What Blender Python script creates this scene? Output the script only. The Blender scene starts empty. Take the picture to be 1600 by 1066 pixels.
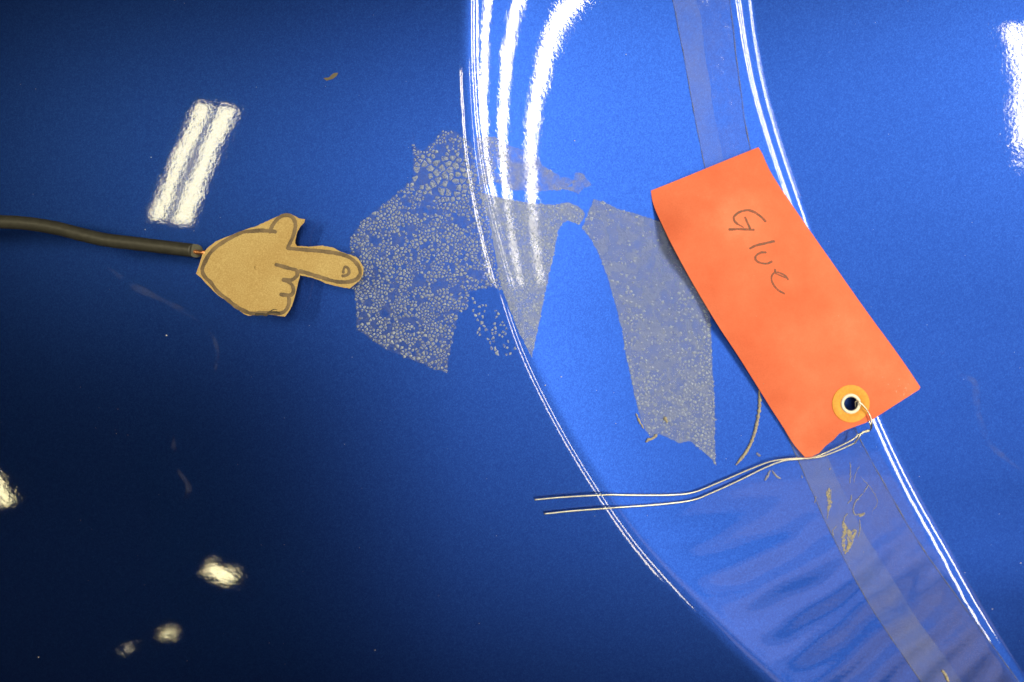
import bpy, bmesh, math, random
from mathutils import Vector, noise
from mathutils.geometry import delaunay_2d_cdt
from mathutils.kdtree import KDTree
random.seed(7)
C = bpy.context.scene.collection
SC = bpy.context.scene

# ------------------------------------------------------------------ camera
H = 0.60                      # camera height above the panel datum (m)
S = 0.255e-3                  # metres per photo pixel on the datum plane
cam_d = bpy.data.cameras.new('camera')
cam = bpy.data.objects.new('camera', cam_d); C.objects.link(cam)
cam.location = (0, 0, H)
cam_d.sensor_width = 36.0
cam_d.lens = 36.0 * H / (1600 * S)
cam_d.clip_start = 0.01; cam_d.clip_end = 50
cam_d.dof.use_dof = True
cam_d.dof.focus_distance = 0.597
cam_d.dof.aperture_fstop = 9.0
SC.camera = cam
# ------------------------------------------------------------------ world
w = bpy.data.worlds.new('World'); SC.world = w; w.use_nodes = True
bg = w.node_tree.nodes['Background']
bg.inputs[0].default_value = (0.75, 0.72, 0.80, 1); bg.inputs[1].default_value = 0.018
SC.view_settings.view_transform = 'Standard'
SC.view_settings.look = 'None'
SC.view_settings.exposure = 0.12
SC.view_settings.gamma = 1.0

# ------------------------------------------------------------------ workshop tubes overhead, plus added soft lights
R0 = math.radians
def tube(name, loc, sx, sy, radiance, rotz=0.0, col=(1.0, 0.89, 0.62), aim=(0.0, 0.0, 0.0)):
    d = bpy.data.lights.new(name, 'AREA')
    d.shape = 'RECTANGLE'; d.size = sx; d.size_y = sy
    d.energy = radiance * math.pi * sx * sy
    d.color = col
    o = bpy.data.objects.new(name, d); C.objects.link(o)
    o.location = loc
    q = (Vector(aim) - Vector(loc)).to_track_quat('-Z', 'Y')
    e = q.to_matrix()
    # keep the tube's long axis along world Y as far as it can
    z = -(Vector(aim) - Vector(loc)).normalized()
    y = Vector((math.sin(-rotz), math.cos(rotz), 0)); y = (y - z * y.dot(z)).normalized()
    x = y.cross(z)
    from mathutils import Matrix
    o.rotation_euler = Matrix((x, y, z)).transposed().to_euler()
    return o
LAMPS = [
    # name, place, width, length, radiance, turn
    ('tube_lamp', (-1.055, 0.31, 2.0), 0.064, 0.60, 24, R0(-18), (1.0, 0.90, 0.52)),
    ('tube_lamp', (-1.148, 0.33, 2.0), 0.052, 0.60, 24, R0(-18), (1.0, 0.90, 0.52)),
    ('tube_lamp', (1.86, 0.92, 2.0), 0.065, 1.15, 60, R0(9)),
    ('tube_lamp', (1.62, 0.78, 2.0), 0.060, 1.20, 60, R0(18)),
    ('tube_lamp', (1.366, 0.70, 2.0), 0.052, 1.16, 60, R0(21)),
    ('tube_lamp', (0.938, 0.55, 2.0), 0.026, 0.62, 45, R0(0)),
    ('tube_lamp', (0.00, 0.24, 2.0), 0.050, 1.0, 36, R0(0)),
    ('tube_lamp', (0.10, 0.24, 2.0), 0.050, 1.0, 36, R0(0)),
    ('tube_lamp', (0.32, -0.92, 2.0), 0.070, 1.35, 22, R0(9)),
    ('tube_lamp', (0.60, -0.88, 2.0), 0.075, 1.3, 22, R0(9)),
    ('tube_lamp', (2.20, -0.50, 2.0), 0.20, 1.4, 32, R0(0)),
    ('added_soft_light', (1.50, -0.92, 2.0), 0.55, 0.40, 0.62, R0(0), (1.0, 0.82, 0.85)),  # four added soft lights, no known source: make pale bands low in the strip
    ('added_soft_light', (1.50, -0.92, 1.99), 0.48, 0.20, 0.62, R0(0), (1.0, 0.82, 0.85)),
    ('added_soft_light', (1.50, -1.45, 2.0), 0.55, 0.44, 0.62, R0(0), (1.0, 0.82, 0.85)),
    ('added_soft_light', (1.50, -1.45, 1.99), 0.48, 0.22, 0.62, R0(0), (1.0, 0.82, 0.85)),
    ('tube_lamp', (-1.15, -1.88, 2.0), 0.13, 0.055, 30, R0(-32), (1.0, 0.88, 0.48)),
    ('tube_lamp', (-2.14, -1.42, 2.0), 0.18, 0.045, 30, R0(-60), (1.0, 0.88, 0.48)),
    ('tube_lamp', (-1.47, -2.32, 2.0), 0.06, 0.02, 30, R0(-20), (1.0, 0.88, 0.48)),
    ('tube_lamp', (-1.70, -2.46, 2.0), 0.02, 0.015, 28, R0(0)),
]
for a in LAMPS: tube(*a)

# ------------------------------------------------------------------ body panel shape (photo-pixel parameters -> metres)
def spline(pts):
    """smooth 1-D curve through (v, u) points, Catmull-Rom, linear outside"""
    pts = sorted(pts)
    xs = [p[0] for p in pts]; ys = [p[1] for p in pts]
    n = len(xs); m = []
    for i in range(n):
        if i == 0: m.append((ys[1]-ys[0])/(xs[1]-xs[0]))
        elif i == n-1: m.append((ys[-1]-ys[-2])/(xs[-1]-xs[-2]))
        else: m.append((ys[i+1]-ys[i-1])/(xs[i+1]-xs[i-1]))
    def f(x):
        if x <= xs[0]: return ys[0] + m[0]*(x-xs[0])
        if x >= xs[-1]: return ys[-1] + m[-1]*(x-xs[-1])
        for i in range(n-1):
            if x <= xs[i+1]: break
        h = xs[i+1]-xs[i]; t = (x-xs[i])/h
        t2 = t*t; t3 = t2*t
        return (2*t3-3*t2+1)*ys[i] + (t3-2*t2+t)*h*m[i] + (-2*t3+3*t2)*ys[i+1] + (t3-t2)*h*m[i+1]
    return f
uL = spline([(-450, 750), (-150, 732), (0, 728), (120, 728), (250, 738), (350, 757), (450, 784), (550, 818), (650, 866), (750, 925), (850, 995), (950, 1085), (1066, 1202), (1250, 1400), (1550, 1740)])
uR = spline([(-450, 1135), (-150, 1150), (0, 1167), (120, 1186), (220, 1213), (330, 1250), (500, 1308), (660, 1374), (760, 1421), (870, 1482), (950, 1526), (1066, 1600), (1250, 1722), (1550, 1945)])
def table(fn, a, b, st):
    return [fn(a + i*st) for i in range(int((b-a)/st)+2)]
TL = table(uL, -700, 1800, 4); TR = table(uR, -700, 1800, 4)
def look(T, v):
    x = (v + 700) / 4.0; i = int(x); i = max(0, min(len(T)-2, i)); t = x - i
    return T[i]*(1-t) + T[i+1]*t
R = math.radians
def sstep(a, b, x):
    t = max(0.0, min(1.0, (x-a)/(b-a))); return t*t*(3-2*t)
# cross-section tilt (radians, + leans to the right) on either side of the two creases
def tiltL(d):
    if d < -14: return 0.0
    up = sstep(-14, 23, d)
    return up * (R(6.6) + R(17.4) * math.exp(-max(0, d-4)/180.0))
def tiltR(d):
    b = R(13.0) * sstep(-20, -3, d) * (1 - sstep(-2, 12, d))
    return b - R(8.1) * sstep(-2, 12, d)
def cum(fn, a, b, st):
    out = [0.0]; x = a
    while x < b:
        out.append(out[-1] - math.tan(fn(x + st/2)) * st * S); x += st
    z0 = out[int((0-a)/st)]
    return [q for q in out]
IL = cum(tiltL, -1500, 1800, 0.5); IR = cum(tiltR, -1800, 1500, 0.5)
def tab(T, a, d):
    x = (d - a) * 2.0; i = int(x); i = max(0, min(len(T)-2, i)); t = x - i
    return T[i]*(1-t) + T[i+1]*t
KXL, KXR, KY = 1.15, 0.12, 1.9
def hgt(u, v):
    X = (u - 730) * S; Y = (250 - v) * S
    h = -0.5 * (KXL if X < 0 else KXR) * X * X - 0.5 * KY * Y * Y
    l = look(TL, v); dl = (look(TL, v+3) - look(TL, v-3)) / 6.0
    r = look(TR, v); dr = (look(TR, v+3) - look(TR, v-3)) / 6.0
    h += tab(IL, -1500, (u - l) / math.sqrt(1 + dl*dl))
    h += tab(IR, -1800, (u - r) / math.sqrt(1 + dr*dr))
    m = sstep(720, 900, v) * sstep(20, 110, u-l) * sstep(-10, 60, r-u)
    if m > 0:
        h += m * 0.00012 * math.sin((v + 0.42*(u-1150) + 0.0009*(u-1150)**2 + 14*noise.noise((u*0.012, v*0.012, 6.0)))*2*math.pi/62.0)
    return h
def P(u, v, off=0.0):
    """point of the panel (plus off metres above it) seen at photo pixel u, v"""
    z = hgt(u, v) + off
    k = S * (H - z) / H
    return Vector(((u-800)*k, (533-v)*k, z))
def Q(u, v, z):
    k = S * (H - z) / H
    return Vector(((u-800)*k, (533-v)*k, z))
def refl(u, v, Z):
    e = 1.0
    a = P(u+e, v) - P(u-e, v); b = P(u, v-e) - P(u, v+e)
    n = a.cross(b).normalized(); p = P(u, v)
    d = (p - Vector((0, 0, H))).normalized()
    r = d - 2*d.dot(n)*n
    if r.z <= 0.02: return (p, n, r, None)
    return (p, n, r, p + r * ((Z - p.z)/r.z))
#ENDSHAPE#

# ------------------------------------------------------------------ materials
def mat(name):
    m = bpy.data.materials.new(name); m.use_nodes = True
    nt = m.node_tree
    return m, nt, nt.nodes['Principled BSDF'], nt.nodes['Material Output']
def N(nt, t, **kw):
    n = nt.nodes.new(t)
    for k, v in kw.items():
        if k in n.inputs: n.inputs[k].default_value = v
        else: setattr(n, k, v)
    return n
def obj_coord(nt):
    return N(nt, 'ShaderNodeTexCoord').outputs['Object']
def noise_tex(nt, co, scale, detail=3.0, rough=0.55, dist=0.0):
    n = N(nt, 'ShaderNodeTexNoise'); n.inputs['Scale'].default_value = scale
    n.inputs['Detail'].default_value = detail; n.inputs['Roughness'].default_value = rough
    n.inputs['Distortion'].default_value = dist
    nt.links.new(co, n.inputs['Vector']); return n
def ramp(nt, fac, stops):
    r = N(nt, 'ShaderNodeValToRGB')
    while len(r.color_ramp.elements) < len(stops): r.color_ramp.elements.new(0.5)
    for e, (p, c) in zip(r.color_ramp.elements, stops):
        e.position = p; e.color = (*c, 1) if len(c) == 3 else c
    nt.links.new(fac, r.inputs[0]); return r
def bump(nt, hgt_out, strength, dist):
    b = N(nt, 'ShaderNodeBump'); b.inputs['Strength'].default_value = strength
    b.inputs['Distance'].default_value = dist
    nt.links.new(hgt_out, b.inputs['Height']); return b.outputs[0]

# metallic blue paint under clear coat
paint, nt, pb, out = mat('blue_metallic_paint')
nt.nodes.remove(pb)
co = obj_coord(nt)
fl = N(nt, 'ShaderNodeTexVoronoi'); fl.inputs['Scale'].default_value = 2600.0
nt.links.new(co, fl.inputs['Vector'])
fr = ramp(nt, fl.outputs['Color'], [(0.0, (0.013, 0.047, 0.315)), (0.55, (0.017, 0.063, 0.39)), (1.0, (0.023, 0.086, 0.485))])
flake = N(nt, 'ShaderNodeBsdfAnisotropic', distribution='BECKMANN')      # flakes in the base coat
flake.inputs['Roughness'].default_value = 0.42
nt.links.new(fr.outputs[0], flake.inputs['Color'])
fn = noise_tex(nt, co, 1500, 2)
nt.links.new(bump(nt, fn.outputs['Fac'], 0.07, 0.0004), flake.inputs['Normal'])
coat = N(nt, 'ShaderNodeBsdfAnisotropic', distribution='GGX')            # clear coat
coat.inputs['Roughness'].default_value = 0.02
coat.inputs['Color'].default_value = (1, 1, 1, 1)
op = noise_tex(nt, co, 620, 2.5, 0.6)
op2 = noise_tex(nt, co, 90, 1.0, 0.5)
mx = N(nt, 'ShaderNodeMath', operation='MULTIPLY_ADD'); mx.inputs[1].default_value = 2.5
nt.links.new(op2.outputs['Fac'], mx.inputs[0]); nt.links.new(op.outputs['Fac'], mx.inputs[2])
cn = bump(nt, mx.outputs[0], 0.085, 0.00012)
nt.links.new(cn, coat.inputs['Normal'])
fz = N(nt, 'ShaderNodeFresnel'); fz.inputs['IOR'].default_value = 1.5
nt.links.new(cn, fz.inputs['Normal'])
ms = N(nt, 'ShaderNodeMixShader')
nt.links.new(fz.outputs[0], ms.inputs[0]); nt.links.new(flake.outputs[0], ms.inputs[1]); nt.links.new(coat.outputs[0], ms.inputs[2])
nt.links.new(ms.outputs[0], out.inputs['Surface'])

def translucent(name, col, rough, alpha, bscale, bstr, ascale=None, alo=0.2, ahi=0.8, spec=0.5, adet=4):
    m, nt, b, o = mat(name)
    co = obj_coord(nt)
    b.inputs['Base Color'].default_value = (*col, 1)
    b.inputs['Roughness'].default_value = rough
    b.inputs['Specular IOR Level'].default_value = spec
    n = noise_tex(nt, co, bscale, 3, 0.6)
    nt.links.new(bump(nt, n.outputs['Fac'], bstr, 0.0006), b.inputs['Normal'])
    if ascale:
        a = noise_tex(nt, co, ascale, adet, 0.65)
        r = N(nt, 'ShaderNodeMapRange'); r.inputs['From Min'].default_value = 0.30; r.inputs['From Max'].default_value = 0.70
        r.inputs['To Min'].default_value = alo; r.inputs['To Max'].default_value = ahi
        nt.links.new(a.outputs['Fac'], r.inputs['Value']); nt.links.new(r.outputs[0], b.inputs['Alpha'])
    else:
        b.inputs['Alpha'].default_value = alpha
    return m
M_thin = translucent('thin_glue_haze', (0.36, 0.38, 0.42), 0.16, 0.1, 1200, 0.6, 420, 0.0, 0.17)
M_film = translucent('grey_glue_film', (0.25, 0.31, 0.54), 0.14, 0.5, 1000, 1.0, 220, 0.36, 0.62)
M_filmC = translucent('grey_glue_film_thick', (0.27, 0.33, 0.53), 0.16, 0.5, 800, 1.0, 240, 0.38, 0.68)
M_wisp = translucent('faint_grey_glue_film', (0.29, 0.33, 0.45), 0.20, 0.4, 900, 0.7, 150, 0.02, 0.58, 0.5, 6)
M_flake = translucent('dried_glue_flake', (0.54, 0.62, 0.76), 0.16, 0.8, 1700, 1.0, 800, 0.05, 0.82)
M_fleck = translucent('small_glue_fleck', (0.55, 0.65, 0.88), 0.14, 0.7, 1700, 1.0, 800, 0.05, 0.75)
M_strand = translucent('yellowed_glue', (0.54, 0.48, 0.31), 0.3, 0.9, 1200, 0.8, 600, 0.45, 1.0)
M_lump = translucent('yellow_glue_lump', (0.52, 0.46, 0.26), 0.3, 0.6, 1500, 0.9, 900, 0.10, 0.95)
M_thread = translucent('pale_glue_thread', (0.45, 0.44, 0.42), 0.3, 0.6, 1200, 0.5, 700, 0.3, 0.75)
M_smear = translucent('hazy_smear', (0.33, 0.35, 0.42), 0.30, 0.1, 300, 0.1, 130, -0.05, 0.085, 0.3, 5)
M_cover = translucent('clear_film_haze', (0.36, 0.39, 0.48), 0.12, 0.2, 60, 0.14, 45, 0.09, 0.23, 0.5)
M_cover2 = translucent('clear_film', (0.28, 0.27, 0.34), 0.08, 0.1, 70, 0.5, 60, 0.03, 0.14, 0.5)
M_bead = translucent('film_edge', (0.22, 0.23, 0.27), 0.25, 0.85, 900, 0.3, 160, 0.08, 0.75)

card, nt, b, o = mat('kraft_cardboard'); co = obj_coord(nt)
n1 = noise_tex(nt, co, 1900, 3, 0.7); n2 = noise_tex(nt, co, 60, 3, 0.6)
r1 = ramp(nt, n1.outputs['Fac'], [(0.30, (0.39, 0.265, 0.100)), (0.5, (0.46, 0.335, 0.135)), (0.72, (0.58, 0.44, 0.20))])
r2 = ramp(nt, n2.outputs['Fac'], [(0.35, (0.90, 0.84, 0.76)), (0.65, (1, 1, 1))])
mm = N(nt, 'ShaderNodeMix', data_type='RGBA', blend_type='MULTIPLY'); mm.inputs[0].default_value = 1
nt.links.new(r1.outputs[0], mm.inputs[6]); nt.links.new(r2.outputs[0], mm.inputs[7])
nt.links.new(mm.outputs[2], b.inputs['Base Color']); b.inputs['Roughness'].default_value = 0.8
nt.links.new(bump(nt, n1.outputs['Fac'], 0.25, 0.0003), b.inputs['Normal'])
M_card = card
def marker_mat(name, c0, c1):
    m, nt, b, o = mat(name); co = obj_coord(nt)
    n = noise_tex(nt, co, 170, 3, 0.6); f = noise_tex(nt, co, 1900, 2)
    a = N(nt, 'ShaderNodeMath', operation='MULTIPLY_ADD'); a.inputs[1].default_value = 0.35
    nt.links.new(f.outputs['Fac'], a.inputs[0]); nt.links.new(n.outputs['Fac'], a.inputs[2])
    r = ramp(nt, a.outputs[0], [(0.50, c0), (0.85, c1)])
    nt.links.new(r.outputs[0], b.inputs['Base Color']); b.inputs['Roughness'].default_value = 0.55
    return m
M_marker = marker_mat('marker_ink', (0.075, 0.047, 0.022), (0.20, 0.135, 0.065))
M_burn = marker_mat('dark_marker_blot', (0.012, 0.008, 0.004), (0.05, 0.03, 0.012))

paper, nt, b, o = mat('red_tag_paper'); co = obj_coord(nt)
n1 = noise_tex(nt, co, 1500, 4, 0.7); n2 = noise_tex(nt, co, 38, 4, 0.6)
r1 = ramp(nt, n2.outputs['Fac'], [(0.30, (0.76, 0.155, 0.075)), (0.55, (0.83, 0.20, 0.105)), (0.75, (0.88, 0.26, 0.150))])
r2 = ramp(nt, n1.outputs['Fac'], [(0.3, (0.93, 0.90, 0.88)), (0.6, (1, 1, 1))])
mm = N(nt, 'ShaderNodeMix', data_type='RGBA', blend_type='MULTIPLY'); mm.inputs[0].default_value = 1
nt.links.new(r1.outputs[0], mm.inputs[6]); nt.links.new(r2.outputs[0], mm.inputs[7])
nt.links.new(mm.outputs[2], b.inputs['Base Color']); b.inputs['Roughness'].default_value = 0.75
b.inputs['Specular IOR Level'].default_value = 0.3
nt.links.new(bump(nt, n1.outputs['Fac'], 0.15, 0.0003), b.inputs['Normal'])
M_paper = paper
def plain(name, col, rough, metallic=0.0, bs=900, bst=0.15, var=0.12):
    m, nt, b, o = mat(name); co = obj_coord(nt)
    n = noise_tex(nt, co, bs, 3, 0.6)
    lo = tuple(c*(1-var) for c in col); hi = tuple(min(1, c*(1+var)) for c in col)
    r = ramp(nt, n.outputs['Fac'], [(0.3, lo), (0.7, hi)])
    nt.links.new(r.outputs[0], b.inputs['Base Color'])
    b.inputs['Roughness'].default_value = rough; b.inputs['Metallic'].default_value = metallic
    nt.links.new(bump(nt, n.outputs['Fac'], bst, 0.0003), b.inputs['Normal'])
    return m
M_manila = plain('manila_patch', (0.80, 0.36, 0.055), 0.7)
M_ring = plain('white_metal_eyelet', (0.86, 0.84, 0.78), 0.35, 0.0, 500, 0.05, 0.04)
M_bore = plain('eyelet_bore', (0.020, 0.015, 0.010), 0.6)
M_wire = plain('tinned_wire', (0.80, 0.77, 0.68), 0.34, 1.0, 700, 0.05)
M_rubber = plain('black_rubber', (0.034, 0.033, 0.027), 0.45, 0.0, 500, 0.35, 0.25)
M_cut = plain('cut_rubber', (0.075, 0.075, 0.055), 0.75, 0.0, 1200, 0.5, 0.25)
M_copper = plain('copper_core', (0.85, 0.36, 0.16), 0.3, 0.9)
M_dust = plain('dust', (0.55, 0.53, 0.48), 0.8)
M_chip = plain('paint_chip', (0.13, 0.11, 0.07), 0.7)
# stroke pencil: patchy graphite over the paper
pen, nt, b, o = mat('pencil_graphite'); co = obj_coord(nt)
n = noise_tex(nt, co, 900, 3, 0.7)
r = N(nt, 'ShaderNodeMapRange'); r.inputs['From Min'].default_value = 0.30; r.inputs['From Max'].default_value = 0.62
r.inputs['To Min'].default_value = 0.30; r.inputs['To Max'].default_value = 0.85
nt.links.new(n.outputs['Fac'], r.inputs['Value']); nt.links.new(r.outputs[0], b.inputs['Alpha'])
b.inputs['Base Color'].default_value = (0.16, 0.07, 0.045, 1); b.inputs['Roughness'].default_value = 0.5
M_pen = pen

# ------------------------------------------------------------------ object helpers
def mesh_obj(name, verts, faces, m, parent=None, smooth=True):
    me = bpy.data.meshes.new(name)
    me.from_pydata([tuple(v) for v in verts], [], faces); me.update()
    if smooth: me.polygons.foreach_set('use_smooth', [True]*len(me.polygons))
    me.materials.append(m)
    o = bpy.data.objects.new(name, me); C.objects.link(o)
    if parent: o.parent = parent
    return o
def tag(o, label, cat, group=None, kind=None):
    if label: o['label'] = label
    if cat: o['category'] = cat
    if group: o['group'] = group
    if kind: o['kind'] = kind
    return o
def thing(name, label, cat, group=None):
    o = bpy.data.objects.new(name, None); C.objects.link(o); o.empty_display_size = 0.01
    return tag(o, label, cat, group)
def smooth_path(pts, step, closed=False):
    """Catmull-Rom resample of 2-D or 3-D points"""
    pts = [Vector(p) for p in pts]; n = len(pts); out = []
    segs = n if closed else n-1
    for i in range(segs):
        if closed: a, b, c, d = pts[i-1], pts[i], pts[(i+1) % n], pts[(i+2) % n]
        else:
            b, c = pts[i], pts[i+1]
            a = pts[i-1] if i else b*2-c
            d = pts[i+2] if i+2 < n else c*2-b
        k = max(1, int((c-b).length/step))
        for j in range(k):
            t = j/k; t2 = t*t; t3 = t2*t
            out.append(0.5*((2*b)+(c-a)*t+(2*a-5*b+4*c-d)*t2+(3*b-a-3*c+d)*t3))
    if not closed: out.append(pts[-1])
    return out
def straight_path(pts, step, closed=True):
    pts = [Vector(p) for p in pts]; out = []; n = len(pts)
    for i in range(n if closed else n-1):
        a, b = pts[i], pts[(i+1) % n]; k = max(1, int((b-a).length/step))
        out += [a.lerp(b, j/k) for j in range(k)]
    if not closed: out.append(pts[-1])
    return out
def tube_geo(path, rad, seg=10, caps=True, endtilt=None):
    """tube along 3-D points; rad is a number or a function of 0..1"""
    vs, fs = [], []; n = len(path); up = Vector((0, 0, 1))
    for i, p in enumerate(path):
        t = (path[min(i+1, n-1)] - path[max(i-1, 0)]).normalized()
        x = t.cross(up)
        if x.length < 1e-6: x = Vector((1, 0, 0))
        x.normalize(); y = x.cross(t)
        r = rad(i/(n-1)) if callable(rad) else rad
        for k in range(seg):
            a = 2*math.pi*k/seg
            q = p + x*(math.cos(a)*r) + y*(math.sin(a)*r)
            if endtilt and i == n-1: q = q - t*(math.sin(a)*r*endtilt)
            vs.append(q)
    for i in range(n-1):
        for k in range(seg):
            a = i*seg+k; b = i*seg+(k+1) % seg
            fs.append((a, b, b+seg, a+seg))
    if caps:
        fs.append(tuple(range(seg-1, -1, -1))); fs.append(tuple((n-1)*seg+k for k in range(seg)))
    return vs, fs
def pip(x, y, poly):
    c = False; n = len(poly); j = n-1
    for i in range(n):
        xi, yi = poly[i][0], poly[i][1]; xj, yj = poly[j][0], poly[j][1]
        if (yi > y) != (yj > y) and x < (xj-xi)*(y-yi)/(yj-yi)+xi: c = not c
        j = i
    return c
def fill(poly, step):
    """triangulate a 2-D outline with interior points: (points, triangles, boundary loop)"""
    n = len(poly); pts = [Vector((p[0], p[1])) for p in poly]
    x0 = min(p.x for p in pts); x1 = max(p.x for p in pts); y0 = min(p.y for p in pts); y1 = max(p.y for p in pts)
    kd = KDTree(n)
    for i, p in enumerate(pts): kd.insert((p.x, p.y, 0), i)
    kd.balance()
    inner = []
    y = y0 + step/2; row = 0
    while y < y1:
        x = x0 + (step/2 if row % 2 else step)
        while x < x1:
            if pip(x, y, pts) and kd.find((x, y, 0))[2] > step*0.45: inner.append(Vector((x, y)))
            x += step
        y += step; row += 1
    v, e, f, *_ = delaunay_2d_cdt(pts + inner, [], [list(range(n))], 1, 1e-4)
    return v, f, n
def slab(name, poly, step, top, bottom, m, parent=None, edge_m=None):
    """closed slab over a 2-D outline; top / bottom give 3-D points for (u, v)"""
    v, f, n = fill(poly, step)
    # orient upwards (photo v runs down)
    tv = [top(p.x, p.y) for p in v]
    fs = []
    for t in f:
        a, b, c = tv[t[0]], tv[t[1]], tv[t[2]]
        t = tuple(t) if (b-a).cross(c-a).z > 0 else tuple(reversed(t))
        fs.append(t)
    edge = {}
    for t in fs:
        for i in range(3):
            a, b = t[i], t[(i+1) % 3]
            edge[(a, b)] = 1
    rim = [(a, b) for (a, b) in edge if (b, a) not in edge]
    vs = list(tv); ids = {}
    for a, b in rim:
        for q in (a, b):
            if q not in ids: ids[q] = len(vs); vs.append(tv[q]); vs.append(bottom(v[q].x, v[q].y))
    k = len(fs)
    for a, b in rim: fs.append((ids[b], ids[a], ids[a]+1, ids[b]+1))
    o = mesh_obj(name, vs, fs, m, parent, True)
    if edge_m:
        o.data.materials.append(edge_m)
        for i in range(k, len(fs)): o.data.polygons[i].material_index = 1
    for i in range(k, len(fs)): o.data.polygons[i].use_smooth = False
    return o
def ribbon(name, pts, width, at, m, parent, step=1.0, taper=0.0, seed=0, lift=0.00002):
    """ink stroke: a band along a 2-D path laid on surface at(u, v, off), with a low crowned section"""
    path = smooth_path(pts, step); n = len(path); vs, fs = [], []
    for i, p in enumerate(path):
        t = (path[min(i+1, n-1)]-path[max(i-1, 0)]).normalized(); q = Vector((-t.y, t.x))
        s = i/(n-1); wd = width*(1+0.28*noise.noise((p.x*0.12, p.y*0.12, seed)))
        e = min(i, n-1-i)*step/(width*0.5)
        if e < 1: wd *= max(0.15, math.sqrt(max(0, 1-(1-e)**2)))
        if taper: wd *= 1 - taper*s
        for k, off in ((-0.5, 0), (-0.3, 1), (0.3, 1), (0.5, 0)):
            j = p + q*(wd*k + 0.35*noise.noise((p.x*0.5, p.y*0.5, 7+k)))
            vs.append(at(j.x, j.y, lift + off*0.00002))
    for i in range(n-1):
        for k in range(3):
            a = i*4+k; fs.append((a, a+4, a+5, a+1))
    return mesh_obj(name, vs, fs, m, parent)

# ------------------------------------------------------------------ car body panel
vrows = [-420 + i*7.0 for i in range(int(1960/7)+1)]
def cols(l, r):
    c = []
    a = -560.0; n = 84
    c += [a + (l-44-a)*i/n for i in range(n)]
    c += [l-44+i*1.1 for i in range(80)]
    n = 52
    c += [l+44 + (r-44-l-44)*i/n for i in range(n)]
    c += [r-44+i*1.1 for i in range(80)]
    n = 60
    c += [r+44 + (2150-r-44)*i/n for i in range(n+1)]
    return c
vs = []; nc = 0
for v in vrows:
    cc = cols(look(TL, v), look(TR, v)); nc = len(cc)
    for u in cc: vs.append(P(u, v))
fs = []
for i in range(len(vrows)-1):
    for j in range(nc-1):
        a = i*nc+j; fs.append((a, a+nc, a+nc+1, a+1))
panel = mesh_obj('car_body_panel', vs, fs, paint)
tag(panel, 'glossy metallic blue car body panel with two curved creases under everything else', 'car panel')


# ------------------------------------------------------------------ clear film lying in the channel
uE1 = spline([(-60, 1038), (0, 1051), (80, 1067), (200, 1089), (300, 1110), (450, 1147), (600, 1196), (730, 1252), (840, 1302), (950, 1362), (1066, 1440), (1120, 1478)])
uE2 = spline([(-60, 1128), (0, 1140), (100, 1152), (230, 1172), (400, 1222), (560, 1288), (690, 1346), (760, 1384), (850, 1437), (950, 1508), (1066, 1592), (1120, 1632)])
def dense(f, a, b, st, wob=0.0, seed=0):
    out = []; v = a
    while v <= b:
        out.append((f(v) + wob*noise.noise((v*0.03, seed, 0)), v)); v += st
    return out
film = thing('clear_film', 'clear protective film strip with a visible cut edge, running under the red tag', 'protective film')
e1 = dense(uE1, -60, 1120, 6, 0.8, 1); e2 = dense(uE2, -60, 1120, 6, 0.6, 2)
def band(a, b, off):
    poly = a + list(reversed(b))
    return poly
eM = [(a[0]*0.58 + b[0]*0.42 + 5*noise.noise((a[1]*0.015, 5, 0)) + 1.5*noise.noise((a[1]*0.09, 6, 0)), a[1]) for a, b in zip(e1, e2)]
slab('hazy_band', e1 + list(reversed(eM)), 9, lambda u, v: P(u, v, 0.00016), lambda u, v: P(u, v, 0.00001), M_cover, film)
slab('clear_band', [(x+0.6, y) for x, y in eM] + list(reversed(e2)), 9, lambda u, v: P(u, v, 0.00013), lambda u, v: P(u, v, 0.00001), M_cover2, film)
def edge_bead(name, f, seed, rad, v0=-60, v1=1120):
    pts = [P(u, v, 0.00012) for u, v in dense(f, v0, v1, 4, 0.8, seed)]
    vs, fs = tube_geo(pts, lambda t: rad*(0.75+0.5*noise.noise((t*60, seed, 3))), 6)
    return mesh_obj(name, vs, fs, M_bead, film)
edge_bead('cut_edge', uE1, 1, 0.00026)
edge_bead('cut_edge', uE2, 2, 0.00034)

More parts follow.
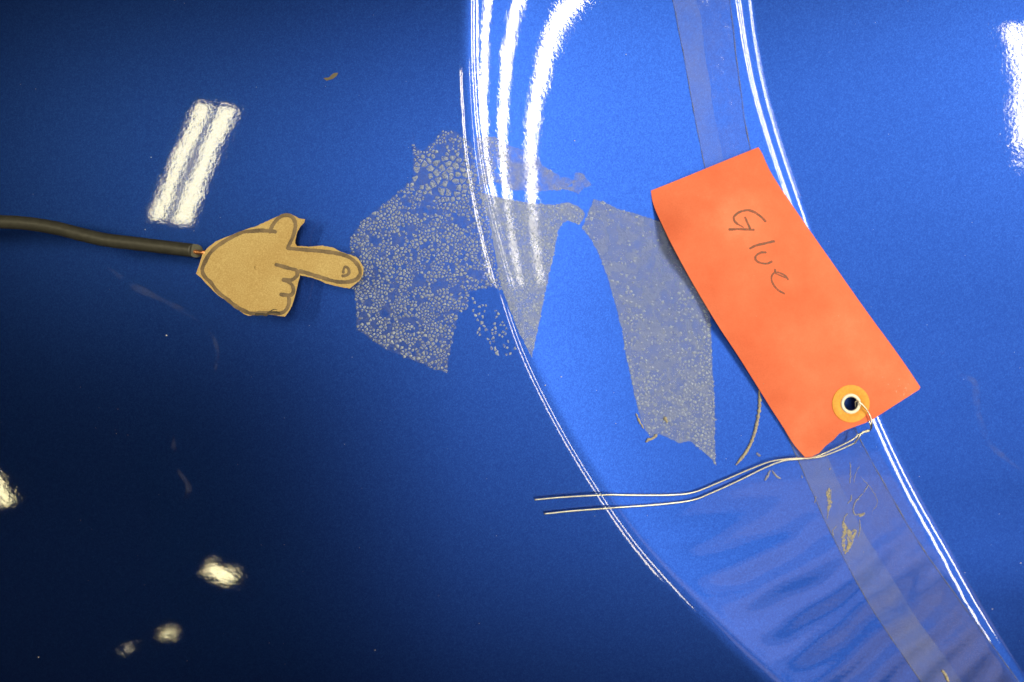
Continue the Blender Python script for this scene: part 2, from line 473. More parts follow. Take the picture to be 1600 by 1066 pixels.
# ------------------------------------------------------------------ glue residue
def jitter(poly, amp, step=3.0, seed=0, sm=False):
    path = straight_path(poly, step) if not sm else smooth_path(poly, step, True)
    out = []
    for i, p in enumerate(path):
        n1 = noise.noise((p.x*0.20, p.y*0.20, seed)); n2 = noise.noise((p.x*0.20, p.y*0.20, seed+9))
        out.append((p.x + n1*amp, p.y + n2*amp))
    return out
def cells(poly, spacing, gap, voids=(), keep=1.0, seed=0, irregular=0.30):
    """cracked-film islands: jittered Voronoi cells inside an outline, shrunk by a crack width"""
    rnd = random.Random(seed)
    xs = [p[0] for p in poly]; ys = [p[1] for p in poly]
    x0, x1, y0, y1 = min(xs), max(xs), min(ys), max(ys)
    pts = []; grid = {}
    g = 4.0
    tries = int((x1-x0)*(y1-y0)/6)
    for _ in range(tries):
        x = rnd.uniform(x0-4, x1+4); y = rnd.uniform(y0-4, y1+4)
        s = spacing(x, y); ok = True; k = int(s/g)+1
        cx, cy = int(x//g), int(y//g)
        for i in range(cx-k, cx+k+1):
            for j in range(cy-k, cy+k+1):
                for q in grid.get((i, j), ()):
                    if (q[0]-x)**2 + (q[1]-y)**2 < s*s*0.62: ok = False; break
                if not ok: break
            if not ok: break
        if ok:
            pts.append((x, y)); grid.setdefault((cx, cy), []).append((x, y))
    kd = KDTree(len(pts))
    for i, p in enumerate(pts): kd.insert((p[0], p[1], 0), i)
    kd.balance(); out = []
    for i, (x, y) in enumerate(pts):
        if not pip(x, y, poly): continue
        if rnd.random() > (keep(x, y) if callable(keep) else keep): continue
        if any((x-a)**2/(r*r) + (y-b)**2/(q*q) < 1 + 0.5*noise.noise((x*0.1, y*0.1, 4)) for a, b, r, q in voids): continue
        s = spacing(x, y); c = [(-s, -s), (s, -s), (s, s), (-s, s)]
        for co, j, d in kd.find_n((x, y, 0), 14)[1:]:
            nx, ny = (co[0]-x)/d, (co[1]-y)/d; lim = d*0.5
            o = []
            for a in range(len(c)):
                p, q = c[a], c[(a+1) % len(c)]
                dp = p[0]*nx+p[1]*ny-lim; dq = q[0]*nx+q[1]*ny-lim
                if dp <= 0: o.append(p)
                if dp*dq < 0:
                    t = dp/(dp-dq); o.append((p[0]+(q[0]-p[0])*t, p[1]+(q[1]-p[1])*t))
            c = o
            if len(c) < 3: break
        if len(c) < 3: continue
        # cut the crack width off, then roughen the corners
        mx = sum(p[0] for p in c)/len(c); my = sum(p[1] for p in c)/len(c)
        rr = sum(math.hypot(p[0]-mx, p[1]-my) for p in c)/len(c)
        gw = gap(x, y)*rnd.uniform(0.7, 1.5)
        if rr - gw < 0.8: continue
        f = (rr-gw)/rr; res = []
        for a in range(len(c)):
            p, q = c[a], c[(a+1) % len(c)]
            for t in ((0.0, 0.5) if math.hypot(q[0]-p[0], q[1]-p[1]) > 3 else (0.25,)):
                px = p[0]+(q[0]-p[0])*t - mx; py = p[1]+(q[1]-p[1])*t - my
                ff = f*(1 + irregular*rnd.uniform(-0.9, 0.35))
                res.append((x+mx+px*ff, y+my+py*ff))
        out.append((rr-gw, (x+mx, y+my), res))
    return out
def island(c, base, thick, rnd):
    """low pillow-topped flake over one cell: rim on the panel, raised shoulder, crowned middle"""
    _, (mx, my), ring = c; n = len(ring); vs, fs = [], []
    th = thick*rnd.uniform(0.6, 1.4)
    for u, v in ring: vs.append(P(u, v, base))
    for u, v in ring: vs.append(P(mx+(u-mx)*0.86, my+(v-my)*0.86, base+th*rnd.uniform(0.75, 1.1)))
    vs.append(P(mx, my, base+th*rnd.uniform(0.9, 1.35)))
    for i in range(n):
        j = (i+1) % n
        fs.append((j, i, n+i, n+j)); fs.append((n+j, n+i, 2*n))
    a, b, c2 = vs[fs[1][0]], vs[fs[1][1]], vs[fs[1][2]]
    if (b-a).cross(c2-a).z < 0: fs = [tuple(reversed(f)) for f in fs]
    return vs, fs
def add_islands(cs, parent, m, single, base=0.00003, thick=0.00014, seed=1, name='glue_flake'):
    rnd = random.Random(seed)
    cs = sorted(cs, key=lambda c: -c[0])
    for c in cs[:single]:
        vs, fs = island(c, base, thick, rnd); mesh_obj(name, vs, fs, m, parent, True)
    av, af = [], []
    for c in cs[single:]:
        vs, fs = island(c, base, thick, rnd); k = len(av)
        av += vs; af += [tuple(i+k for i in f) for f in fs]
    if av:
        o = mesh_obj('small_flakes', av, af, m, parent, True); o['kind'] = 'stuff'

def film_slab(name, poly, amp, m, parent, off=0.00005, seed=0, step=5.0):
    return slab(name, jitter(poly, amp, 3.0, seed), step, lambda u, v: P(u, v, off), lambda u, v: P(u, v, 0.000005), m, parent)

# cracked patch on the left panel
PL = [(645, 208), (650, 232), (662, 236), (690, 206), (706, 202), (724, 214), (738, 226), (748, 292), (764, 340), (772, 400), (786, 452), (762, 449), (734, 455), (730, 484), (716, 487), (712, 508), (704, 545), (698, 582), (672, 574), (640, 561), (615, 551), (588, 537), (572, 524), (557, 515), (556, 470), (550, 440), (546, 402), (549, 372), (566, 345), (600, 319), (645, 282)]
big = lambda x, y: sstep(0.95, 0.25, 0) if False else max(0.0, 1 - ((x-690)**2/58**2 + (y-275)**2/44**2))
def spL(x, y):
    b = big(x, y); n = noise.noise((x*0.035, y*0.035, 2.0))
    return max(3.6, 4.9 + 6.4*min(1, b*1.5) + 2.2*n + 1.6*noise.noise((x*0.13, y*0.13, 5.0)) + (-0.8 if y < 238 else 0))
g1 = thing('glue_residue', 'cracked pale glue residue in coarse flakes on the left panel by the pointing finger', 'glue residue', None)
film_slab('glue_film', PL, 2.5, M_thin, g1, 0.00003, 3)
voids = [(624, 377, 13, 8), (662, 330, 30, 5), (720, 347, 13, 7), (603, 487, 9, 9), (690, 443, 12, 7), (655, 440, 12, 10), (640, 500, 16, 5), (640, 355, 10, 5), (712, 455, 10, 6), (668, 318, 12, 6), (745, 430, 10, 6), (655, 222, 7, 8)]
cL = cells(PL, spL, lambda x, y: 0.62+0.25*min(1, big(x, y)*2), voids, lambda x, y: 0.6 if y < 236 else (0.84 + 0.45*noise.noise((x*0.045, y*0.045, 11.0))), 5, 0.36)
add_islands(cL, g1, M_flake, 300, 0.00003, 0.00016, 2)

# loose speckle right of it
PS = [(736, 462), (758, 476), (782, 486), (796, 520), (806, 548), (792, 562), (766, 558), (748, 528), (738, 500)]
g2 = thing('glue_residue', 'sparse glue speckles scattered left of the bright crease, below the cracked patch', 'glue residue', None)
cS = cells(PS, lambda x, y: 5.0+1.5*noise.noise((x*0.1, y*0.1, 3)), lambda x, y: 0.8, [(765, 500, 7, 16), (757, 540, 10, 8)], lambda x, y: 0.62 - 0.30*sstep(505, 555, y), 8, 0.4)
add_islands(cS, g2, M_flake, 90, 0.00001, 0.00014, 3)

# wisps along the top
PW = [(744, 214), (756, 214), (772, 213), (786, 224), (806, 231), (834, 240), (852, 262), (876, 276), (902, 282), (880, 296), (862, 298), (832, 299), (800, 297), (784, 290), (768, 282), (762, 290), (756, 300), (750, 300)]
PW2 = [(898, 270), (908, 270), (922, 284), (923, 290), (910, 296), (903, 303), (890, 298), (878, 295), (893, 291), (896, 282)]
g3 = thing('glue_residue', 'faint greyish wisp of glue film crossing the white light streaks above the main film', 'glue residue', None)
film_slab('glue_film', PW, 2.5, M_wisp, g3, 0.00005, 21)
film_slab('glue_film', PW2, 2.0, M_wisp, g3, 0.00005, 22)
cW = cells(PW, lambda x, y: 4.6, lambda x, y: 0.9, [], lambda x, y: 0.45*sstep(800, 770, x)+0.04, 9, 0.5)
add_islands(cW, g3, M_fleck, 0, 0.00005, 0.00007, 4)

# film in the channel, left of the clean tongue
PC = [(748, 300), (764, 304), (790, 311), (836, 318), (868, 320), (888, 317), (902, 322), (910, 328), (914, 334), (910, 345), (904, 352), (898, 348), (887, 345), (878, 350), (872, 360), (868, 384), (857, 434), (846, 486), (838, 528), (831, 559), (822, 541), (811, 519), (796, 482), (783, 446), (774, 400), (765, 344)]
g4 = thing('glue_residue', 'grey glue film under the white streaks, left of the clean blue tongue', 'glue residue', None)
film_slab('glue_film', PC, 1.8, M_filmC, g4, 0.00006, 31)
cC = cells(PC, lambda x, y: 5.0+noise.noise((x*0.05, y*0.05, 7)), lambda x, y: 1.0, [], lambda x, y: 0.62 + 0.35*noise.noise((x*0.03, y*0.03, 14.0)), 10, 0.5)
add_islands(cC, g4, M_fleck, 0, 0.00006, 0.00009, 5)
rm = straight_path([(831, 557), (845, 488), (857, 434), (868, 384), (873, 360), (879, 350), (887, 346), (898, 349), (906, 356)], 3, False)

# broad band right of the tongue, running under the tag
PR = [(918, 333), (928, 312), (942, 314), (964, 326), (1000, 336), (1030, 346), (1052, 352), (1085, 420), (1108, 470), (1111, 520), (1113, 570), (1117, 640), (1117, 690), (1119, 727), (1108, 714), (1092, 700), (1078, 689), (1060, 692), (1046, 685), (1030, 679), (1016, 682), (1009, 672), (1001, 655), (993, 625), (986, 590), (978, 555), (972, 515), (960, 470), (949, 432), (935, 396), (922, 372), (909, 357), (914, 347)]
g5 = thing('glue_residue', 'broad grey glue band with bright flecks between the clean tongue and the red tag', 'glue residue', None)
film_slab('glue_film', PR, 1.6, M_film, g5, 0.00006, 41)
vR = [(998, 368, 5, 9), (980, 362, 4, 4), (1031, 400, 4, 6), (1053, 475, 3, 4), (1026, 488, 6, 4), (1056, 508, 5, 5), (945, 400, 5, 5)]
def kR(x, y):
    return 0.12 + 0.55*sstep(0.1, 0.9, (y-360)/330.0) + 0.40*noise.noise((x*0.03, y*0.02, 20.0)) + 0.35*max(0, 1-abs(x-(935+0.24*(y-396)+0.18*max(0, 0)))/16.0) + (0.25 if x > 1095 else 0)
cR = cells(PR, lambda x, y: 5.4+1.2*noise.noise((x*0.06, y*0.06, 8)), lambda x, y: 1.05, vR, kR, 12, 0.5)
add_islands(cR, g5, M_fleck, 300, 0.00006, 0.00012, 6, 'glue_fleck')

# strands and crumbs of glue
def strand(name, pts, rad, m, label, group=None, off=None, cat='glue strand', seed=0, parent=None, wob=0.8, w0=0.35):
    path = smooth_path(pts, 1.2)
    p3 = []
    for i, p in enumerate(path):
        a = p.x + wob*noise.noise((i*0.35, seed, 0)); b = p.y + wob*noise.noise((i*0.35, seed, 5))
        p3.append(P(a, b, rad*0.45))
    def r(t): return rad*(0.85 + 0.6*noise.noise((t*len(path)*0.28, seed, 2)))*min(1, w0 + 6*min(t, 1-t))
    vs, fs = tube_geo(p3, r, 7)
    o = mesh_obj(name, vs, fs, m, parent)
    if label: tag(o, label, cat, group)
    return o
strand('glue_strand', [(1186, 610), (1187, 632), (1184, 655), (1178, 680), (1168, 703), (1150, 727)], 0.00075, M_strand, 'long yellowish string of dried glue leaving the left edge of the red tag', seed=3)
strand('glue_crumb', [(1009, 691), (1014, 687), (1020, 685), (1027, 679)], 0.0007, M_strand, 'tiny yellowish glue crumb at the lower left corner of the broad grey band', cat='glue crumb', seed=5)
strand('glue_crumb', [(994, 646), (999, 658), (1006, 670)], 0.0005, M_strand, 'thin yellowish bead of glue on the lower left edge of the broad grey band', cat='glue crumb', seed=6)
strand('glue_crumb', [(1038, 652), (1043, 660)], 0.0008, M_strand, 'pale glue lump near the bottom of the broad grey band', cat='glue crumb', seed=7)
strand('glue_crumb', [(1195, 751), (1200, 743), (1203, 735)], 0.00055, M_thread, 'whitish glue scrap just below the wire, left of the film edge', cat='glue crumb', seed=8)
strand('glue_crumb', [(1206, 735), (1213, 744), (1220, 748)], 0.0005, M_thread, 'whitish glue scrap beside the film edge, right of its twin below the wire', cat='glue crumb', seed=9)
strand('glue_crumb', [(1182, 708), (1188, 713)], 0.0006, M_thread, 'small dull glue spot above the wire, right of the long glue string', cat='glue crumb', seed=10)
def ragged(name, pts, wid, m, parent, seed):
    path = smooth_path(pts, 1.5); n = len(path); L, Rr = [], []
    for i, p in enumerate(path):
        t = (path[min(i+1, n-1)]-path[max(i-1, 0)]).normalized(); q = Vector((-t.y, t.x)); e = min(1, 0.15+4*min(i/(n-1), 1-i/(n-1)))
        L.append(tuple(p+q*wid*e*(0.8+1.1*noise.noise((i*0.5, seed, 0))))); Rr.append(tuple(p-q*wid*e*(0.8+1.1*noise.noise((i*0.5, seed, 8)))))
    def top(u, v): return P(u, v, 0.00022+0.00022*noise.noise((u*0.4, v*0.4, seed)))
    return slab(name, L + list(reversed(Rr)), 2.0, top, lambda u, v: P(u, v, 0.00001), m, parent)
def clump(label, lumps, seed):
    t = thing('glue_clump', label, 'glue clump')
    for k, (pts, rad, m) in enumerate(lumps):
        if m is M_thread: strand('glue_thread', pts, rad*0.8, m, None, seed=seed+k, parent=t, wob=1.2, w0=0.2)
        else: ragged('glue_lump', pts, rad*4200, M_lump, t, seed+k)
    return t
clump('upper slim yellowish glue clump on the clear film below the tag', [
    ([(1296, 762), (1294, 774), (1297, 785), (1293, 800)], 0.0009, M_strand),
    ([(1292, 772), (1298, 780)], 0.0006, M_strand),
    ([(1299, 764), (1296, 790), (1292, 812)], 0.0003, M_thread),
    ([(1275, 775), (1273, 787)], 0.0003, M_thread),
    ([(1297, 731), (1296, 735)], 0.0003, M_thread)], 20)
clump('lower ragged yellowish glue clump on the clear film with pale loops around it', [
    ([(1317, 815), (1321, 826), (1327, 834), (1333, 846)], 0.0011, M_strand),
    ([(1321, 824), (1318, 842), (1319, 862)], 0.0007, M_strand),
    ([(1333, 846), (1328, 852), (1320, 866)], 0.0008, M_strand),
    ([(1329, 832), (1337, 829), (1333, 842)], 0.0005, M_strand),
    ([(1323, 838), (1327, 848), (1324, 860)], 0.0005, M_strand),
    ([(1317, 818), (1320, 808), (1325, 802)], 0.0004, M_thread),
    ([(1343, 811), (1344, 825), (1341, 840)], 0.0003, M_thread),
    ([(1342, 807), (1351, 802), (1336, 804), (1334, 790), (1342, 778), (1349, 771)], 0.0004, M_thread),
    ([(1349, 770), (1357, 758)], 0.0003, M_thread),
    ([(1342, 807), (1352, 803)], 0.0005, M_strand),
    ([(1303, 838), (1301, 830), (1307, 822)], 0.0003, M_thread)], 40)
clump('loose pale glue threads on the clear film beside the right crease', [
    ([(1328, 722), (1329, 735), (1328, 756)], 0.00032, M_thread),
    ([(1334, 755), (1337, 740), (1343, 728)], 0.00022, M_thread),
    ([(1330, 773), (1330, 780), (1324, 788)], 0.00040, M_thread),
    ([(1345, 745), (1362, 765), (1371, 785), (1362, 800)], 0.00018, M_thread),
    ([(1252, 742), (1254, 748)], 0.0003, M_thread)], 70)
strand('glue_crumb', [(1472, 1047), (1478, 1056), (1482, 1066)], 0.0007, M_strand, 'pale glue scrap on the clear film at the bottom edge of the photo', cat='glue crumb', seed=90)

# hazy wipe marks
def smear(label, pts, wid, seed):
    path = smooth_path(pts, 5); n = len(path); L, Rr = [], []
    for i, p in enumerate(path):
        t = (path[min(i+1, n-1)]-path[max(i-1, 0)]).normalized(); q = Vector((-t.y, t.x))
        wd = wid*(0.75+0.6*noise.noise((i*0.12, seed, 0)))*min(1, 0.1+5*min(i/(n-1), 1-i/(n-1)))
        L.append(tuple(p+q*wd)); Rr.append(tuple(p-q*wd))
    o = slab('wipe_mark', L + list(reversed(Rr)), 6, lambda u, v: P(u, v, 0.00002), lambda u, v: P(u, v, 0.000004), M_smear)
    return tag(o, label, 'wipe mark')
smear('faint wavy wipe mark on the blue panel right of the tag', [(1452, 552), (1480, 556), (1500, 585), (1523, 598), (1527, 640), (1545, 690), (1570, 715), (1600, 738)], 6, 1)
smear('faint slanting wipe mark on the dark panel under the cable', [(165, 415), (205, 445), (240, 462), (285, 485), (310, 502)], 6, 2)
smear('faint curved wipe mark below and left of the cardboard hand', [(325, 515), (338, 540), (338, 570), (330, 595)], 4, 3)
smear('dull reddish wipe mark low on the dark left panel', [(272, 680), (272, 725), (295, 760), (285, 790)], 6, 4)

# paint chip and dust
ch = slab('paint_chip', jitter([(505, 122), (514, 121), (522, 114), (528, 114), (526, 119), (519, 124), (510, 126)], 1.2, 2, 3), 3, lambda u, v: P(u, v, 0.00008), lambda u, v: P(u, v, 0.000005), M_chip)
tag(ch, 'small dark speck of dirt on the blue panel, upper left of the glue', 'speck')
rnd = random.Random(5); av, af = [], []
fixed = [(56, 139, 0.7), (236, 246, 1.1), (227, 359, 1.4), (260, 524, 1.8), (303, 361, 1.0), (877, 589, 1.3), (852, 602, 1.6), (60, 1027, 1.2), (586, 1016, 1.2), (932, 610, 1.0), (962, 662, 0.9), (1595, 880, 1.2), (1508, 895, 1.3), (1551, 952, 1.2), (898, 220, 1.4), (978, 85, 1.0)]
for k in range(150): fixed.append((rnd.uniform(-60, 1660), rnd.uniform(-40, 1100), rnd.uniform(0.25, 0.7)))
for u, v, r in fixed:
    k = len(av); n = 5; a0 = rnd.uniform(0, 6)
    for lev in (0, 1):
        for i in range(n):
            a = a0 + i*2*math.pi/n; rr = r*(1 if lev == 0 else 0.6)*rnd.uniform(0.5, 1.2)
            av.append(P(u+math.cos(a)*rr, v-math.sin(a)*rr*0.7, 0.00001+lev*0.00012))
    for i in range(n):
        j = (i+1) % n; af.append((k+i, k+j, k+n+j, k+n+i))
    af.append(tuple(k+n+i for i in range(n)))
for k in range(0):
    a, b = rnd.uniform(0, 1600), rnd.uniform(0, 1066); an = rnd.uniform(0, 3.14); ln = rnd.uniform(12, 60); bd = rnd.uniform(-0.2, 0.2)
    n = max(4, int(ln/5)); base = len(av)
    for i in range(n+1):
        t = i/n; x = a+math.cos(an+bd*t)*ln*t; y = b+math.sin(an+bd*t)*ln*t; wq = 0.2*math.sin(math.pi*min(0.95, max(0.05, t)))
        for sd in (-1, 0, 1):
            av.append(P(x-math.sin(an)*wq*sd, y+math.cos(an)*wq*sd, 0.00001 + (0.00003 if sd == 0 else 0)))
    for i in range(n):
        for sd in (0, 1):
            p = base+i*3+sd; af.append((p, p+1, p+4, p+3))
d = mesh_obj('dust_specks', av, af, M_dust); tag(d, 'fine dust specks and hair fibres scattered over the blue paint', 'dust', kind='stuff')

# ------------------------------------------------------------------ cardboard pointing hand on the cable
def hz(u, v):
    return 0.0125 - 0.0035*(u-310)/260.0 + 0.0006*math.sin((u-300)/260*3.0)
def HA(u, v, off=0.0): return Q(u, v, hz(u, v) + off)
def zp(l): return [(280 + x/5.0, 310 + y/5.0) for x, y in l]
hand_out = zp([(290,335),(345,312),(400,290),(465,264),(530,240),(590,222),(640,200),(700,172),(760,145),(800,127),(830,118),(860,119),(885,127),(925,150),(955,160),(985,165),(975,190),(955,212),(938,232),(925,260),(915,290),(905,345),(918,373),(960,374),(1010,378),(1060,374),(1120,370),(1160,377),(1200,385),(1235,402),(1270,420),(1300,430),(1330,440),(1385,458),(1415,495),(1440,540),(1438,570),(1435,600),(1420,625),(1400,650),(1365,678),(1330,705),(1280,697),(1230,688),(1190,676),(1150,665),(1100,643),(1050,625),(1000,612),(945,600),(938,630),(930,660),(920,700),(910,740),(898,790),(880,840),(866,868),(850,895),(825,925),(770,918),(700,905),(668,915),(640,905),(540,918),(520,912),(500,900),(440,850),(405,828),(370,800),(335,780),(300,755),(265,722),(235,690),(200,655),(170,620),(130,590),(145,550),(162,500),(180,440),(195,418),(215,395),(250,365)])
hand = thing('pointing_hand', 'cardboard cut-out of a pointing hand with brown marker outline on the end of the cable', 'cardboard hand')
M_cardedge = plain('cardboard_edge', (0.46, 0.30, 0.13), 0.9, 0, 1500, 0.5, 0.35)
slab('cardboard', jitter(hand_out, 0.7, 2.0, 51), 6, lambda u, v: HA(u, v), lambda u, v: HA(u, v, -0.0010), M_card, hand, M_cardedge)
mw = 6.0
ribbon('outline', zp([(765,265),(735,258),(700,255),(640,252),(560,258),(490,268),(400,310),(310,365),(240,430),(195,510),(180,560),(200,612),(250,662),(300,728),(370,785),(440,842),(500,876),(560,898),(620,897),(690,893),(760,900),(812,890),(846,855),(860,800),(850,765)]), mw, HA, M_marker, hand, 1.0, 0, 1)
ribbon('thumb_outline', zp([(705,275),(725,220),(760,170),(800,140),(845,132),(885,150),(907,195),(903,250),(880,320),(845,388)]), mw, HA, M_marker, hand, 1.0, 0, 2, 0.00005)
ribbon('finger_outline', zp([(835,388),(920,397),(1020,405),(1130,415),(1230,430),(1310,452),(1370,492),(1408,545),(1410,600),(1370,640),(1290,655),(1200,645),(1100,615),(1000,585),(930,565)]), mw, HA, M_marker, hand, 1.0, 0, 3, 0.00008)
ribbon('knuckle_line', zp([(745,515),(800,530),(870,550),(915,562),(922,600),(885,635),(840,640),(800,635)]), mw, HA, M_marker, hand, 1.0, 0, 4, 0.00011)
ribbon('knuckle_line', zp([(840,645),(878,672),(893,718),(875,755),(830,755),(782,750)]), mw, HA, M_marker, hand, 1.0, 0, 5, 0.00014)
ribbon('fingernail', zp([(1266,606),(1300,604),(1325,585),(1322,550),(1297,535),(1284,560),(1282,590)]), 4.6, HA, M_marker, hand, 0.8, 0, 6, 0.00005)
ribbon('marker_blot', zp([(590,908),(640,905),(680,910),(700,895),(760,890),(790,898)]), 4.5, HA, M_burn, hand, 0.8, 0.3, 7, 0.00017)
ribbon('marker_blot', zp([(700,890),(740,868),(765,872)]), 2.2, HA, M_burn, hand, 0.8, 0.5, 8, 0.00017)
# small pressed dimple in the middle of the card
dv = []; 
ring = [(400, 418, 3.0), (400, 418, 1.6)]
vs, fs = [], []
for k, (cu, cv, rr) in enumerate(ring):
    for i in range(10):
        a = i*2*math.pi/10; vs.append(HA(cu+math.cos(a)*rr, cv-math.sin(a)*rr*1.2, 0.00003 + k*0.00030))
vs.append(HA(400, 418, 0.00042))
for i in range(10):
    j = (i+1) % 10; fs.append((i, j, 10+j, 10+i)); fs.append((10+i, 10+j, 20))
mesh_obj('pressed_dimple', vs, fs, M_card, hand)

# cable
cable = thing('electric_cable', 'thick black rubber cable with a bare copper end, holding up the cardboard hand', 'cable')
zc = 0.0112
cp = [(-330, 470, None), (-260, 420, None), (-190, 375, 0.004), (-110, 350, zc-0.003), (-40, 344, zc), (0, 346.5, zc), (40, 349, zc), (85, 356, zc), (125, 366, zc), (165, 375, zc), (210, 380.5, zc), (255, 386, zc), (306, 392, zc)]
p3 = []
for u, v, z in cp:
    if z is None: z = hgt(u, v) + 0.0026
    p3.append(Q(u, v, z))
p3 = smooth_path(p3, 0.0012)
vs, fs = tube_geo(p3, lambda t: 0.00262*(1+0.02*noise.noise((t*40, 0, 0))), 24, False, 0.9)
mesh_obj('jacket', vs, fs, M_rubber, cable)
last = vs[-24:]; cc = sum(last, Vector())/24
cv_ = list(last) + [cc]
mesh_obj('cut_end', cv_, [(i, (i+1) % 24, 24) for i in range(24)], M_cut, cable, False)
core = smooth_path([cc - Vector((0.004, -0.0004, 0.0)), cc + Vector((0.001, -0.0006, 0.0002)), Q(318, 394.5, hz(318, 395)-0.0006), Q(330, 397, hz(330, 397)-0.0019), Q(360, 402, hz(360, 402)-0.0019)], 0.0008)
vs, fs = tube_geo(core, 0.00085, 10)
mesh_obj('copper_core', vs, fs, M_copper, cable)

# ------------------------------------------------------------------ red paper tag
TA = Vector((1101, 264)); TB = Vector((1348, 660)); TD = TB - TA; TW = Vector((TD.y, -TD.x)).normalized()
zTL, zTR, zBL, zBR = hgt(1017, 298), hgt(1185, 230), hgt(1258, 715), hgt(1438, 605)
def tz(u, v):
    p = Vector((u, v)); t = (p-TA).dot(TD)/TD.length_squared; s = (p-TA).dot(TW)/95.0   # s: -1 left edge .. 1 right edge
    s = (s+1)/2
    base = (zTL*(1-s)+zTR*s)*(1-t) + (zBL*(1-s)+zBR*s)*t
    z = base + 0.0074 - 0.0034*(2*s-1)**2 + 0.0018*math.sin(math.pi*min(1, max(0, t)))
    z += 0.0030*math.exp(-((t-0.17)/0.10)**2)
    if t < 0.17: z -= 0.0036*((0.17-t)/0.17)**1.4
    z -= 0.0014*sstep(0.60, 1.0, t)
    z += 0.0012*math.exp(-((t-0.46)/0.05)**2)*(1-s)
    z += 0.0010*math.sin(s*3.1)*sstep(0.0, 0.5, t)
    # curled lower edge
    z += 0.0022*math.exp(-((t-1.0)/0.045)**2)*math.exp(-((s-0.36)/0.16)**2)
    z += 0.00025*noise.noise((u*0.018, v*0.018, 3.0))
    return z
def TG(u, v, off=0.0): return Q(u, v, tz(u, v)+off)
left_e = [(1017,298),(1019,312),(1024,328),(1034,350),(1050,383),(1072,424),(1096,466),(1124,512),(1150,551),(1176,592),(1202,634),(1224,668),(1240,694),(1258,715)]
right_e = [(1185,230),(1191,240),(1198,256),(1206,272),(1224,300),(1252,341),(1282,384),(1310,424),(1338,464),(1366,503),(1394,541),(1418,575),(1438,605)]
bot = [(1438,605),(1436,609),(1400,632),(1366,654),(1352,661),(1338,666),(1322,672),(1311,678),(1303,687),(1290,697),(1280,708),(1268,714),(1258,715)]
top = [(1017,298),(1072,276),(1128,253),(1185,230)]
outl = [tuple(p) for p in smooth_path([(a[0], a[1]) for a in top], 5)] + [tuple(p) for p in smooth_path(right_e, 5)][1:] + [tuple(p) for p in straight_path(bot, 4, False)][1:] + [tuple(p) for p in reversed(smooth_path(left_e, 5))][1:-1]
EU, EV = 1329.5, 631.0
# move the outline through a hole: slit polygon keeps it a single loop
hole = [(EU + 12.5*math.cos(a*math.pi/12), EV + 12.5*math.sin(a*math.pi/12)) for a in range(24)]
def tag_sheet():
    n = len(outl); pts = [Vector(p) for p in outl] + [Vector(p) for p in hole]
    kd = KDTree(len(pts))
    for i, p in enumerate(pts): kd.insert((p.x, p.y, 0), i)
    kd.balance(); inner = []; st = 7.0; y = 232
    while y < 716:
        x = 1018 + (st/2 if int(y/st) % 2 else 0)
        while x < 1438:
            if pip(x, y, outl) and (x-EU)**2+(y-EV)**2 > 15**2 and kd.find((x, y, 0))[2] > st*0.45: inner.append(Vector((x, y)))
            x += st
        y += st
    edges = [(i, (i+1) % n) for i in range(n)] + [(n+i, n+(i+1) % 24) for i in range(24)]
    v, e, f, *_ = delaunay_2d_cdt(pts+inner, edges, [], 0, 1e-4)
    tri = []
    for t in f:
        c = (v[t[0]]+v[t[1]]+v[t[2]])/3
        if pip(c.x, c.y, outl) and (c.x-EU)**2+(c.y-EV)**2 > 12.0**2: tri.append(tuple(t))
    vt = [TG(p.x, p.y) for p in v]; vb = [TG(p.x, p.y, -0.00022) for p in v]; k = len(v); fs = []
    ed = {}; ex = []
    for t in tri:
        a, b, c = (vt[i] for i in t)
        if (b-a).cross(c-a).z < 0: t = tuple(reversed(t))
        fs.append(t); fs.append(tuple(i+k for i in reversed(t)))
        for i in range(3): ed[(t[i], t[(i+1) % 3])] = 1
    for a, b in list(ed):
        if (b, a) not in ed:
            q = len(ex) + 2*k; ex += [vt[b], vt[a], vb[a], vb[b]]; fs.append((q, q+1, q+2, q+3))
    return vt+vb+ex, fs
tg = thing('paper_tag', 'red paper tag with Glue pencilled on it and a reinforced eyelet', 'paper tag')
vs, fs = tag_sheet(); mesh_obj('paper_sheet', vs, fs, M_paper, tg)
def annulus(name, rows, m, seg=48, squash=1.0):
    vs, fs = [], []
    for r, off in rows:
        for i in range(seg):
            a = i*2*math.pi/seg; vs.append(TG(EU+math.cos(a)*r, EV-math.sin(a)*r, off))
    for q in range(len(rows)-1):
        for i in range(seg):
            j = (i+1) % seg; fs.append((q*seg+i, q*seg+j, (q+1)*seg+j, (q+1)*seg+i))
    fs = [tuple(reversed(f)) for f in fs]
    return mesh_obj(name, vs, fs, m, tg)
annulus('reinforcing_patch', [(12.8, -0.0001), (12.8, 0.00028), (28.8, 0.00028), (29.4, 0.00022), (29.4, -0.0001)], M_manila)
annulus('eyelet', [(10.6, -0.0022), (10.9, 0.0004), (11.8, 0.00085), (13.4, 0.00100), (15.0, 0.00075), (15.9, 0.0003)], M_ring)
rs = random.Random(31); sv, sf = [], []
for k in range(46):
    u, v = (rs.gauss(1408, 16), rs.gauss(607, 7)) if k < 22 else (rs.uniform(1040, 1420), rs.uniform(250, 700))
    if not pip(u, v, outl): continue
    an = rs.uniform(0, 3.1); ln = rs.uniform(0.6, 3.0) if k < 22 else rs.uniform(0.3, 0.9); wd = rs.uniform(0.25, 0.6); b0 = len(sv)
    for a, b in ((-1, 0), (0, -1), (1, 0), (0, 1)):
        sv.append(TG(u+math.cos(an)*ln*a-math.sin(an)*wd*b, v+math.sin(an)*ln*a+math.cos(an)*wd*b, 0.00003))
    sv.append(TG(u, v, 0.00008))
    sf += [(b0, b0+1, b0+4), (b0+1, b0+2, b0+4), (b0+2, b0+3, b0+4), (b0+3, b0, b0+4)]
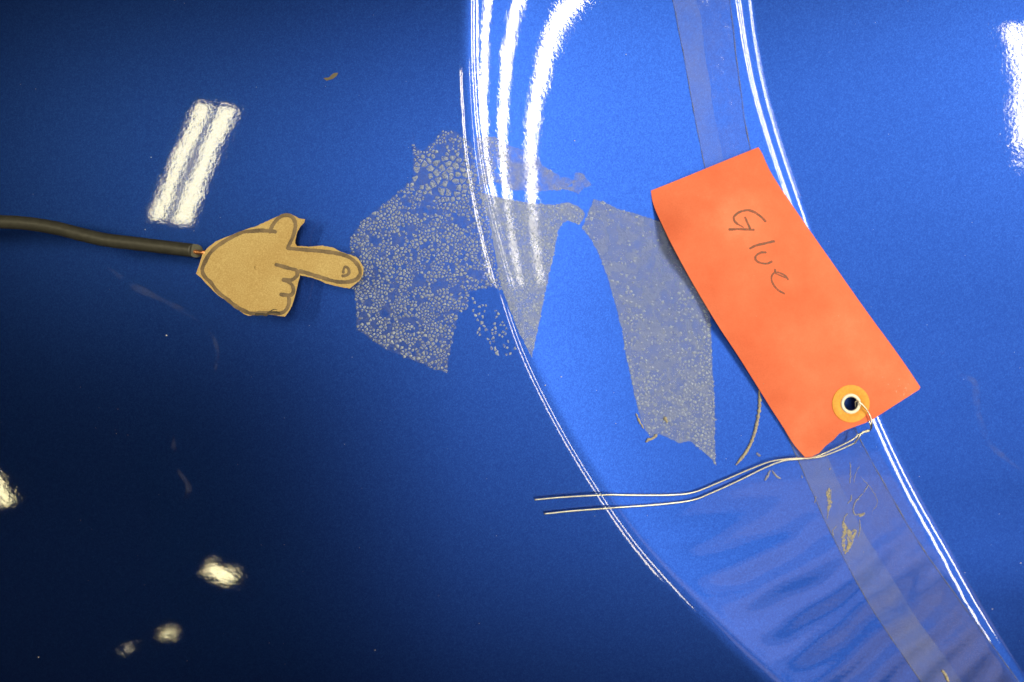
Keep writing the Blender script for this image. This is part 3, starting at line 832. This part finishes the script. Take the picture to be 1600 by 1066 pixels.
M_scuff = translucent('pale_paper_scuff', (0.85, 0.62, 0.48), 0.8, 0.5, 900, 0.2, 900, 0.1, 0.8)
so = mesh_obj('scuff_marks', sv, sf, M_scuff, tg); so['kind'] = 'stuff'
def zt(l): return [(1110 + x/5.922, 300 + y/5.922) for x, y in l]
g = bpy.data.objects.new('letter', None)
def letter(strokes):
    o = None
    for i, (pts, wd) in enumerate(strokes):
        r = ribbon('letter' if i == 0 else 'stroke', zt(pts), wd*1.25, TG, M_pen, tg if i == 0 else o, 0.8, 0, i, 0.00006+0.00004*i)
        if i == 0: o = r
letter([([(515,280),(480,240),(420,195),(375,175),(335,170),(275,185),(230,215),(217,245),(228,275),(255,300)], 2.9), ([(165,347),(280,345),(410,352)], 3.0), ([(320,228),(332,260),(350,300),(372,345)], 2.5), ([(250,297),(280,312),(310,330)], 1.6)])
letter([([(360,527),(420,497),(510,475),(600,455)], 3.0)])
letter([([(522,560),(470,562),(428,585),(415,615),(432,642),(475,660),(530,662),(575,640)], 2.6)])
letter([([(720,818),(705,785),(650,752),(600,745),(570,775),(568,820),(590,868),(630,910),(690,945)], 2.2), ([(600,710),(598,745)], 2.2), ([(600,752),(650,775),(715,800)], 1.8)])
bpy.data.objects.remove(g)

# ------------------------------------------------------------------ tinned wire through the eyelet
wt = thing('tie_wire', 'thin twisted silver wire looped through the tag eyelet with two loose ends', 'wire')
def wz(u, v, lift):
    return Q(u, v, hgt(u, v) + lift)
wr = 0.00036
A = [(835, 781, .0016), (880, 777, .0018), (945, 773.5, .0020), (1000, 774, .0018), (1050, 773.5, .0016), (1085, 769, .0014), (1130, 751, .0014), (1170, 734, .0016), (1205, 721, .0020), (1240, 716.5, .0026), (1268, 715.5, .0032), (1300, 703, .0040), (1332, 687, .0046), (1341, 679, .005), (1347, 677.5, .0054), (1353, 673, .0058), (1360, 671.5, .0062)]
B = [(850, 803, .0014), (900, 798, .0016), (960, 793.5, .0016), (1030, 788.5, .0015), (1080, 782, .0014), (1110, 771, .0014), (1150, 753, .0013), (1195, 731, .0014), (1225, 720, .0020), (1250, 717.5, .0028), (1285, 713, .0030), (1330, 695, .0036), (1337, 690, .0042), (1342, 683, .005), (1348, 675, .0054), (1354, 675, .0058), (1360, 671.5, .0060)]
tip = TG(1338, 634, -0.001)
LA = [wz(*a) for a in A] + [TG(1362, 664, .0012), TG(1361, 655, .0016), TG(1357, 645, .0018), TG(1349, 634, .0022), TG(1341, 627.5, .0019), TG(1337, 628, .0006), TG(1336.5, 631, -.0012), TG(1337, 636, -.0022)]
LB = [wz(*a) for a in B] + [TG(1361, 667, -.0006), TG(1358, 659, -.0010), TG(1352, 650, -.0014), TG(1344, 641, -.0022), TG(1338, 637, -.0022)]
for q in (LA, LB):
    vs, fs = tube_geo(smooth_path(q, 0.0006), wr, 8)
    mesh_obj('wire_strand', vs, fs, M_wire, wt)
